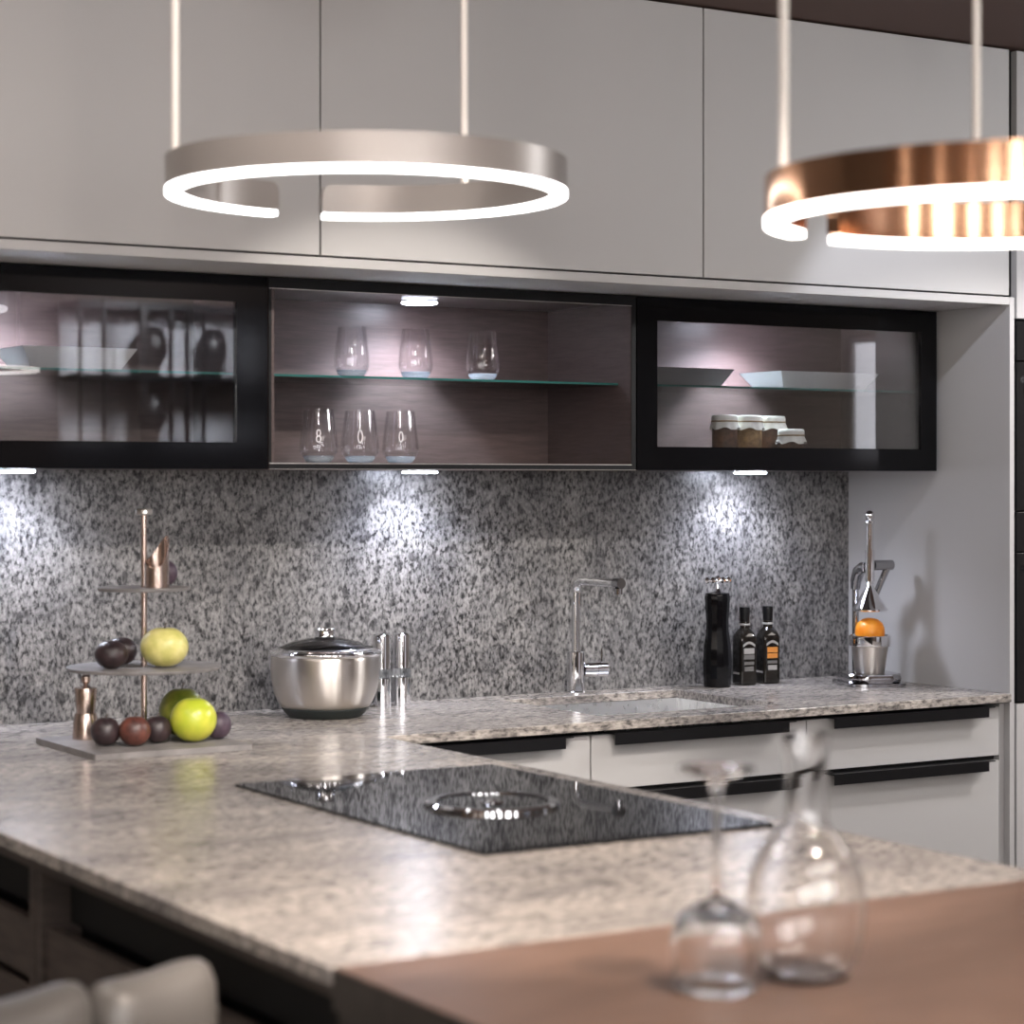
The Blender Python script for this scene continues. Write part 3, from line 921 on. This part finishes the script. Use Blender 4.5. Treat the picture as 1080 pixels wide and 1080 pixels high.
def bottle(x, y, rz, label, orange):
    t = thing('oil_bottle', label, 'bottle', (x, y, ZT), rz, 'dark square oil bottles')
    I = Matrix.Identity(4)
    h = .0235
    rows = [sq(h - .003, .001), sq(h, .004), sq(h, .112), sq(h * .97, .122), sq(h * .8, .134, c=.5), sq(.0125, .144, c=1), sq(.0118, .160, c=1)]
    obj('glass_body', loft(rows, I), M['bottle_glass'], t, True, 40)
    obj('cap', MB().lathe([(0, .1605), (.0125, .1605), (.0128, .175), (.0138, .192), (.0132, .197), (0, .197)]), M['black_soft'], t, True)
    obj('neck_ring', MB().lathe([(.0122, .1505), (.0140, .1515), (.0140, .1545), (.0122, .1555)], closed=True), M['label_w'], t, True)
    e = .0006
    # front (local -y) and left (local -x) faces carry printed bands
    def band(z0, z1, hw, m, face):
        if face == 'f':
            bb = MB().box(-hw, hw, -h - e, -h - .0001, z0, z1)
        else:
            bb = MB().box(-h - e, -h - .0001, -hw, hw, z0, z1)
        obj('label', bb, m, t, True)
    band(.052, .060, .014, M['label_a'], 'f')
    band(.066, .078, .015, M['label_b'] if orange else M['label_a'], 'f')
    band(.080, .094, .015, M['label_b'] if orange else M['label_w'], 'f')
    band(.036, .048, .013, M['label_w'] if orange else M['label_a'], 'f')
    # arched band on top of the front label
    arch = [(-.017 + .034 * k / 12, .103 + .008 * sin(pi * k / 12)) for k in range(13)]
    arch += [(x_, z_ - .006) for x_, z_ in arch[::-1]]
    bb = MB().prism([(x_, z_) for x_, z_ in arch], h + .0001, h + e, Matrix.Rotation(R(90), 4, 'X'))
    obj('arched_label', bb, M['label_w'], t, True)
    band(.028, .033, .016, M['label_w'], 's')
    band(.040, .100, .016, M['bottle_glass'], 's')
    return t


bottle(3.470, 4.530, R(-8), 'square dark oil bottle with grey labels, next to the black mill', False)
bottle(3.548, 4.535, R(-8), 'square dark oil bottle with an orange label, right of its twin', True)

# ------------------------------------------------------------------ citrus press
jx, jy = 3.743, 4.373
t = thing('citrus_press', 'chrome lever citrus press at the right end of the worktop', 'citrus press', (jx, jy, ZT), R(-18))


def rrect(x0, x1, y0, y1, r, n=8):
    out = []
    for (cx_, cy_, a0) in ((x1 - r, y1 - r, 0), (x0 + r, y1 - r, 90), (x0 + r, y0 + r, 180), (x1 - r, y0 + r, 270)):
        for k in range(n + 1):
            a = R(a0 + 90 * k / n)
            out.append((cx_ + r * cos(a), cy_ + r * sin(a)))
    return out


obj('base', MB().prism(rrect(-.075, .08, -.085, .09, .04), .001, .008).prism(rrect(-.066, .07, -.075, .08, .036), .0082, .030, bev=.009), M['dark_chrome'], t, True)
cs = obj('cup', MB().lathe([(0, .0305), (.036, .0305), (.0375, .0345), (.0465, .0985), (.045, .0985), (.0355, .038), (0, .038)], 0, -.01, 0), M['steel_turned'], t, True)
obj('collar', MB().lathe([(.0465, .099), (.0515, .0995), (.0525, .104), (.0525, .124), (.050, .126), (.0475, .124), (.0455, .105)], 0, -.01, 0, closed=True), M['chrome'], cs, True)
obj('column', MB().cyl((-.0125, .055, .0305), (-.0125, .055, .245), .0085).tube([(-.0125, .055, .240), (-.012, .052, .262), (-.010, .040, .285), (-.006, .022, .295), (-.003, .006, .296)], [.012, .0145, .016, .0155, .014], 18), M['dark_chrome'], t, True, 60)
obj('press_cone', MB().lathe([(0, .187), (.042, .187), (.0455, .189), (.0455, .192), (.042, .196), (.010, .247), (.0075, .252), (.0095, .257), (.007, .262), (0, .262)], 0, -.01, 0), M['chrome'], t, True)
obj('plunger', MB().cyl((0, -.01, .262), (0, -.01, .342), .0118).cyl((0, -.01, .342), (0, -.01, .415), .009), M['chrome'], t, True)
obj('plunger_knob', MB().ball((0, -.01, .428), .0125, (1, 1, 1.1), 24).ball((0, -.01, .411), .0125, (1, 1, .5), 24), M['chrome'], t, True)
lv = obj('lever', MB().cyl((.015, .004, .302), (.070, .014, .302), .013).tube([(.058, .010, .300), (.045, .022, .262), (.030, .035, .215)], [.009, .0085, .008], 14), M['dark_chrome'], t, True)
ox, oy = jx - .01 * sin(R(18)), jy - .01 * cos(R(18))
prof = [(0, -.03), (.02, -.028), (.033, -.015), (.0375, .002), (.0365, .016), (.031, .028), (.02, .037), (.008, .0405), (0, .041)]
tag(obj('orange_half', MB().lathe(prof, ox, oy, ZT + .129), M['orange'], ang=80), 'orange sitting in the cup of the citrus press', 'orange')

# ------------------------------------------------------------------ tumblers in the open cabinet
def tumbler(label, x, y, z, h=.112, rm=.0395, mark=None):
    t = thing('tumbler', label, 'tumbler', (x, y, z), 0, 'clear tumblers in the open cabinet')
    o_ = [(.020, .001), (.026, .0025), (.034, .012), (rm * .985, .024), (rm, .034), (rm * .98, .050), (rm * .88, .080), (rm * .77, h)]
    i_ = [(a - .0012, b_) for a, b_ in o_[::-1] if b_ > .011]
    obj('wall', MB().lathe([(p[0], p[1]) for p in o_[2:]] + [(p[0], p[1]) for p in i_], 0, 0, 0, 40, closed=True), M['tumbler'], t, True, 60)
    obj('thick_base', MB().lathe([(0, .001), (.020, .001), (.026, .0025), (.0328, .0115), (.0325, .016), (.024, .0125), (.012, .0105), (0, .0100)], 0, 0, 0, 40), M['tumbler_base'], t, True, 60)
    if mark:
        b = MB()
        zc = .058
        rx, rz_ = (.0048, .0135) if mark != 'small' else (.004, .011)
        yy = -rm * .97
        # printed upright oval on the side facing the room
        vdir = Vector((-.45, -.89, 0)).normalized()
        side = Vector((.89, -.45, 0))
        def oval(cz, ax, az):
            pts = []
            for k in range(21):
                a = 2 * pi * k / 20
                pts.append(vdir * (rm * .985 - .010 * (cz + az * sin(a) - .055) * 0 + .0006) + side * (ax * cos(a)) + Vector((0, 0, cz + az * sin(a))))
            return pts
        if mark == 'double':
            b.tube(oval(zc + .0065, rx * .85, .0065), .0009, 6).tube(oval(zc - .0065, rx, .0065), .0009, 6)
        else:
            b.tube(oval(zc, rx, rz_), .0009, 6)
        obj('printed_mark', b, M['etched'], t, True)
    return t


ZSH = 1.6632
ZBT = ZB + .0137
tumbler('clear tumbler at the left on the glass shelf', 2.272, 4.375, ZSH)
tumbler('clear tumbler in the middle of the three on the glass shelf', 2.432, 4.375, ZSH)
tumbler('clear tumbler standing apart at the right on the glass shelf', 2.606, 4.375, ZSH)
tumbler('clear tumbler with a double loop mark, leftmost on the cabinet floor', 2.176, 4.345, ZBT, .115, .0420, 'double')
tumbler('clear tumbler with an upright oval mark, middle one on the cabinet floor', 2.2765, 4.345, ZBT, .115, .0425, 'oval')
tumbler('clear tumbler with a small oval mark, rightmost on the cabinet floor', 2.377, 4.345, ZBT, .115, .0410, 'small')


# ------------------------------------------------------------------ angular dishes behind the panes
def dish(label, x0, x1, y0, y1, z, h, slope, m, group=None):
    """long dish with flared sides"""
    b = MB()
    def ring(dx, zz):
        return [b.bm.verts.new(p) for p in ((x0 - dx, y0 - dx, zz), (x1 + dx, y0 - dx, zz), (x1 + dx, y1 + dx, zz), (x0 - dx, y1 + dx, zz))]
    rows = [ring(0, z), ring(slope, z + h), ring(slope - .004, z + h), ring(-.003, z + .005)]
    for p, q in zip(rows, rows[1:]):
        for i in range(4):
            b.bm.faces.new((p[i], p[(i + 1) % 4], q[(i + 1) % 4], q[i]))
    b.bm.faces.new(rows[0][::-1]); b.bm.faces.new(rows[-1])
    return tag(obj('serving_dish', b, m), label, 'dish', group)


GD = 'angular dishes in the glass cabinets'
dish('long white dish with flared sides in the left glass cabinet', 1.545, 1.735, 4.38, 4.50, ZSH, .046, .028, M['porcelain'], GD)
dish('grey dish at the left on the shelf of the right glass cabinet', 3.06, 3.28, 4.38, 4.50, ZSH, .044, .026, M['grey_dish'], GD)
dish('white flared dish at the right on the shelf of the right glass cabinet', 3.475, 3.73, 4.38, 4.49, ZSH, .044, .030, M['porcelain'], GD)


def jar(label, x, y, h, r, m):
    z = ZBT
    t = thing('preserve_jar', label, 'jar', (x, y, z), 0, 'jars with paper covers')
    obj('glass_body', MB().lathe([(0, .0005), (r - .002, .0005), (r, .003), (r, h - .022), (r * .9, h - .016), (0, h - .016)], x, y, z, 32), m, t)
    b = MB()
    seg = 40
    rows = []
    for k, (rad, zz, am) in enumerate(((r + .006, h - .034, .0030), (r + .003, h - .024, .0016), (r + .0008, h - .016, 0), (r + .002, h - .008, .0005), (r, h - .001, 0), (r * .8, h, 0))):
        rows.append([b.bm.verts.new((x + (rad + am * cos(9 * 2 * pi * i / seg)) * cos(2 * pi * i / seg), y + (rad + am * cos(9 * 2 * pi * i / seg)) * sin(2 * pi * i / seg), z + zz + am * sin(5 * 2 * pi * i / seg))) for i in range(seg)])
    for p, q in zip(rows, rows[1:]):
        for i in range(seg):
            b.bm.faces.new((p[i], p[(i + 1) % seg], q[(i + 1) % seg], q[i]))
    b.bm.faces.new(rows[-1])
    c = obj('paper_cover', b, M['cloth'], t, ang=70)
    obj('twine', MB().lathe([(r + .0008, h - .0175), (r + .0028, h - .0165), (r + .0028, h - .0145), (r + .0008, h - .0135)], x, y, z, 32, closed=True), M['twine'], c)


jar('dark preserve jar with paper cover, leftmost of the jars', 3.2905, 4.375, .122, .0305, M['grain_dark'])
jar('amber grain jar with paper cover, second of the jars', 3.3660, 4.375, .122, .0305, M['grain'])
jar('preserve jar with paper cover, standing behind the short jar', 3.4520, 4.395, .122, .0310, M['grain_dark'])
jar('short preserve jar with paper cover in front of the others', 3.4450, 4.312, .088, .0310, M['grain_dark'])

# ------------------------------------------------------------------ glassware on the table
gx, gy = 1.372, 1.838
ot = [(.0425, .0008), (.0440, .010), (.0455, .030), (.0458, .050), (.0435, .065), (.036, .077), (.022, .086), (.0095, .091), (.0048, .098), (.0042, .120), (.0042, .190), (.0058, .207), (.012, .215), (.039, .2235), (.0395, .2255), (.036, .2265), (0, .2272)]
inn = [(0, .0850), (.010, .0842), (.021, .0818), (.0345, .0732), (.0417, .0625), (.0441, .049), (.0438, .030), (.0424, .010), (.0409, .0008)]
b = MB().lathe(inn + [(.0417, .0002)] + ot, gx, gy, ZT, 56)
tag(obj('wine_glass', b, M['glass'], ang=70), 'clear wine glass standing upside down on the brown table', 'wine glass')
kx, ky = 1.480, 1.828
ot = [(0, .003), (.020, .0025), (.036, .0008), (.044, .004), (.0535, .020), (.0605, .046), (.0628, .070), (.0615, .094), (.0555, .117), (.0455, .136), (.0335, .149), (.0255, .157), (.0222, .167), (.0210, .185), (.0210, .210), (.0222, .232), (.0245, .246), (.0258, .253)]
inn = [(.0248, .253), (.0236, .246), (.0213, .232), (.0200, .210), (.0200, .185), (.0211, .167), (.0243, .157), (.0322, .149), (.0442, .135), (.0542, .116), (.0601, .0935), (.0614, .070), (.0591, .046), (.052, .0205), (.0432, .0062), (.035, .0036), (.020, .0050), (0, .0056)]
t = thing('glass_carafe', 'round bellied clear glass carafe with a slim neck on the brown table', 'carafe', (kx, ky, ZT))
obj('vessel', MB().lathe(ot + inn, kx, ky, ZT, 72), M['glass'], t, ang=70)

# ------------------------------------------------------------------ furnishing behind the viewer, seen in the dark panes
YR = YF + .001
x0, x1, z0, z1 = 3.55, 4.55, 1.58, 2.24
t = thing('display_shelf', 'black framed pale wall shelf reflected in the left glass cabinet', 'shelf', (x0, YR, z0))
obj('back_board', MB().box(x0, x1, YR, YR + .02, z0, z1), M['white_panel'], t)
fr = MB().box(x0, x1, YR + .021, YR + .25, z0, z0 + .03).box(x0, x1, YR + .021, YR + .25, z1 - .03, z1).box(x0, x1, YR + .021, YR + .25, 1.885, 1.91)
obj('shelf_board', fr, M['black_soft'], t)
for k, x in enumerate((x0, 3.66, 3.84, 3.98, 4.06, 4.14, 4.30, 4.42, x1 - .02)):
    obj('upright', MB().box(x, x + (.035 if k == 2 else .016), YR + .251, YR + .265, z0, z1), M['black_soft'], t)
for x, z, lb in ((3.95, 1.9105, 'dark rounded vase on the upper board of the wall shelf'), (3.95, 1.6105, 'dark rounded vase on the lower board of the wall shelf'), (4.25, 1.9105, 'dark rounded vase at the right on the upper board of the wall shelf')):
    v = tag(obj('ceramic_vase', MB().lathe([(0, .0005), (.03, .0005), (.035, .04), (.065, .10), (.07, .16), (.045, .21), (.03, .225), (.028, .225), (.04, .2), (0, .1)], x, YR + .13, z), M['vase'], ang=60), lb, 'vase', 'vases on the wall shelf')
light('display_glow', 'AREA', (4.05, YR + .9, 2.40), 60, (.9, .93, 1.0), None, (4.05, YR, 1.85), .3)  # added lamp without a fixture, brightens the reflected shelf
tag(obj('white_sideboard', MB().box(3.4, 4.9, YR, YR + .45, .08, 1.02, .004).box(3.45, 4.85, YR + .03, YR + .4, .001, .0795), M['white_panel']), 'white sideboard below the display shelf at the rear wall', 'sideboard')
